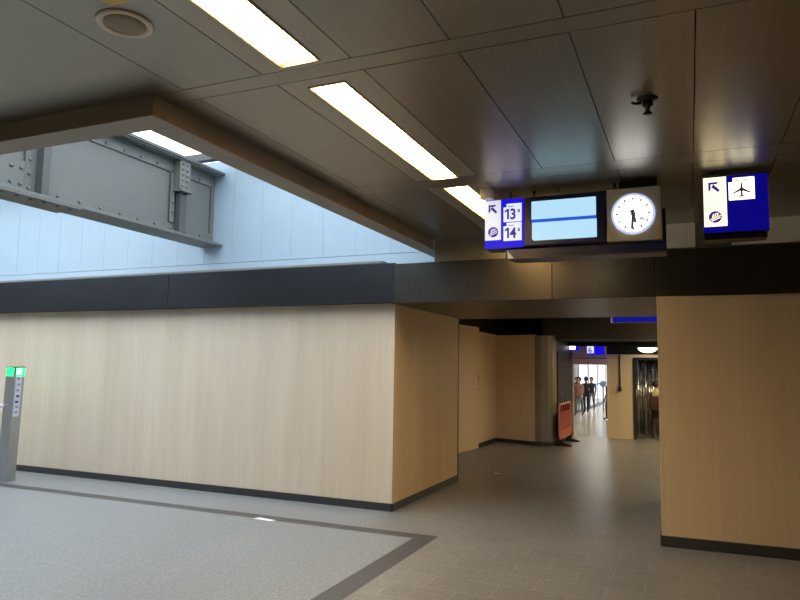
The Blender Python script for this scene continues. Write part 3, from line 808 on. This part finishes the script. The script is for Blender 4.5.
# ------------------------------------------------------------------ people in the distance
def person(loc, face, height, top, legs, hair, label, stride=.12, swing=.1, lean_=0.0, armbend=.2):
    """loc in survey units; height in metres; one continuous skinned body, coloured by height"""
    t = thing('person', loc, label, 'person')
    t.rotation_euler = (0, 0, face)
    k = height/1.72
    J = {'pelvis': (0, 0, .93, .135, .10), 'belly': (0, -.01, 1.08, .125, .095), 'chest': (0, -.01, 1.27, .15, .105), 'neck': (0, 0, 1.45, .055, .055),
         'jaw': (0, .02, 1.54, .062, .07), 'head': (0, .01, 1.62, .075, .09), 'crown': (0, 0, 1.69, .055, .065)}
    E = [('pelvis', 'belly'), ('belly', 'chest'), ('chest', 'neck'), ('neck', 'jaw'), ('jaw', 'head'), ('head', 'crown')]
    for s, n in ((-1, 'l'), (1, 'r')):
        f = stride*s
        J['hip'+n] = (.09*s, 0, .86, .09, .09); J['knee'+n] = (.10*s, .6*f+.02, .49, .058, .06); J['ankle'+n] = (.10*s, f-.03, .09, .04, .042); J['toe'+n] = (.115*s, f+.14, .035, .04, .03)
        J['sho'+n] = (.175*s, 0, 1.39, .06, .06); J['elb'+n] = (.24*s, -.6*swing*s-.02, 1.12, .042, .042); J['wri'+n] = (.25*s, -swing*s+armbend*.6, .90, .03, .03)
        J['palm'+n] = (.25*s, -swing*s+armbend*.75, .83, .03, .018)
        E += [('pelvis', 'hip'+n), ('hip'+n, 'knee'+n), ('knee'+n, 'ankle'+n), ('ankle'+n, 'toe'+n), ('chest', 'sho'+n), ('sho'+n, 'elb'+n), ('elb'+n, 'wri'+n), ('wri'+n, 'palm'+n)]
        for q in range(4):
            fn = 'f%d%s' % (q, n)
            J[fn] = ((.25)*s, -swing*s+armbend*.78+(.03-.02*q), .75-.006*abs(q-1.4), .009, .009); E.append(('palm'+n, fn))
        J['thumb'+n] = (.225*s, -swing*s+armbend*.75+.05, .80, .010, .010); E.append(('wri'+n, 'thumb'+n))
    names = list(J); idx = {n: i for i, n in enumerate(names)}
    me = bpy.data.meshes.new('body')
    me.from_pydata([Vector(J[n][:3])*k for n in names], [(idx[a], idx[b]) for a, b in E], [])
    o = bpy.data.objects.new('body', me); COL.objects.link(o)
    sk = o.modifiers.new('skin', 'SKIN'); sk.use_smooth_shade = True
    for i, n in enumerate(names):
        v = me.skin_vertices[0].data[i]; v.radius = (J[n][3]*k, J[n][4]*k); v.use_root = (n == 'pelvis')
    sb = o.modifiers.new('sub', 'SUBSURF'); sb.levels = 2; sb.render_levels = 2
    dg = bpy.context.evaluated_depsgraph_get()
    m2 = bpy.data.meshes.new_from_object(o.evaluated_get(dg)); bpy.data.objects.remove(o)
    for nm in ('skin', top, legs, 'rubber'): m2.materials.append(M[nm])
    for p in m2.polygons:
        c = p.center/k
        if c.z > 1.46 or (abs(c.x) > .2 and c.z < .93): p.material_index = 0
        elif c.z > .90: p.material_index = 1
        elif c.z > .09: p.material_index = 2
        else: p.material_index = 3
        p.use_smooth = True
    b = bpy.data.objects.new('body', m2); COL.objects.link(b); b.parent = t
    bm = bmesh.new(); bmesh.ops.create_uvsphere(bm, u_segments=20, v_segments=14, radius=.112*k)
    for v in bm.verts:
        v.co.x *= .9; v.co.z *= 1.05
        if v.co.y > .03 and v.co.z < .05*k: v.co.y *= .35
    hm = bpy.data.meshes.new('hair'); bm.to_mesh(hm); bm.free(); hm.materials.append(M[hair])
    for p in hm.polygons: p.use_smooth = True
    h = bpy.data.objects.new('hair', hm); COL.objects.link(h); h.parent = t; h.location = (0, -.015*k, 1.645*k)
    return t
HH = 1.66  # first three figures modelled in place of reflections in the shop glass
person((-3.74, 27.1, 0), 0.3, HH, 'cloth_dark', 'cloth_dark', 'hair_dark', 'person in black clothes standing in for a reflection in the shop glass, middle one of three in the bright doorway', .2, .1)
person((-3.73, 25.2, 0), 2.8, HH, 'cloth_pink', 'cloth_grey', 'hair_dark', 'person in salmon top standing in for a reflection in the shop glass, leftmost in the bright doorway', .15, .1)
person((-3.74, 28.7, 0), 3.0, HH*.98, 'cloth_navy', 'cloth_grey', 'hair_dark', 'person in navy top standing in for a reflection in the shop glass, right of the black-clad one', .1, .1)
person((-2.49, 23.6, 0), 2.4, HH, 'cloth_dark', 'cloth_navy', 'hair_dark', 'dark-clothed person cut off by the right edge of the bright doorway', .1, .1)
pr = person((-.76, 17.66, 0), -.35, HH*1.02, 'cloth_beige', 'cloth_maroon', 'hair_dark', 'person in beige top and dark trousers in the dark opening beside the right wall', .08, .05)
t = thing('backpack', (-.88, 17.50, .95), 'dark red brown backpack worn by the person in the dark opening', 'backpack')
bpk = MB(); bpk.box(-.92, -.64, 17.42, 17.55, .70, 1.05); bpk.build('bag', 'bag_brown', t, bevel=.04)
MB().box(-.89, -.67, 17.40, 17.42, .72, .86).build('pocket', 'cloth_maroon', t, bevel=.01)
for s in (-1, 1): MB().tube([(-.78+s*.08, 17.54, 1.04), (-.78+s*.09, 17.58, 1.12), (-.78+s*.09, 17.66, 1.13)], .015, 8).build('strap', 'bag_brown', t)

# ------------------------------------------------------------------ closing walls of the concourse (outside the frame)
struct(box(-13, 4, -5.1, -5, 0, 3.3).build('wall_rear', 'wood'))
struct(box(4, 4.1, -5, 21, 0, 3.3).build('wall_side', 'wood_lamplit'))
struct(box(-13.1, -13, -5, 7.3, 0, 3.3).build('wall_far_left', 'wood'))

# ------------------------------------------------------------------ world, camera, view
w = bpy.data.worlds.new('overcast_sky'); scene.world = w; w.use_nodes = True
nt = w.node_tree; nt.nodes.clear()
out = nt.nodes.new('ShaderNodeOutputWorld'); bg = nt.nodes.new('ShaderNodeBackground')
bg.inputs['Color'].default_value = (.80, .91, 1, 1); bg.inputs['Strength'].default_value = 5.0
nt.links.new(bg.outputs[0], out.inputs['Surface'])

cam = bpy.data.cameras.new('camera'); co = bpy.data.objects.new('camera', cam); COL.objects.link(co)
R = Matrix(((0.91792082, 0.39643756, 0.0160823), (0.02517866, -0.09865548, 0.99480306), (0.3959639, -0.91274551, -0.10053969)))
m4 = R.transposed().to_4x4(); m4.translation = Vector((0, 0, 1.65))*S
co.matrix_world = m4
cam.sensor_width = 36; cam.lens = 666.357/800*36; cam.clip_start = .05; cam.clip_end = 300
scene.camera = co
vs = scene.view_settings
scene.display_settings.display_device = 'sRGB'
vs.view_transform = 'Standard'; vs.look = 'None'; vs.gamma = 1; vs.exposure = 0; vs.use_curve_mapping = False
scene.cycles.max_bounces = 8; scene.cycles.diffuse_bounces = 5; scene.cycles.glossy_bounces = 4
scene.cycles.transparent_max_bounces = 8
scene.cycles.sample_clamp_indirect = 6
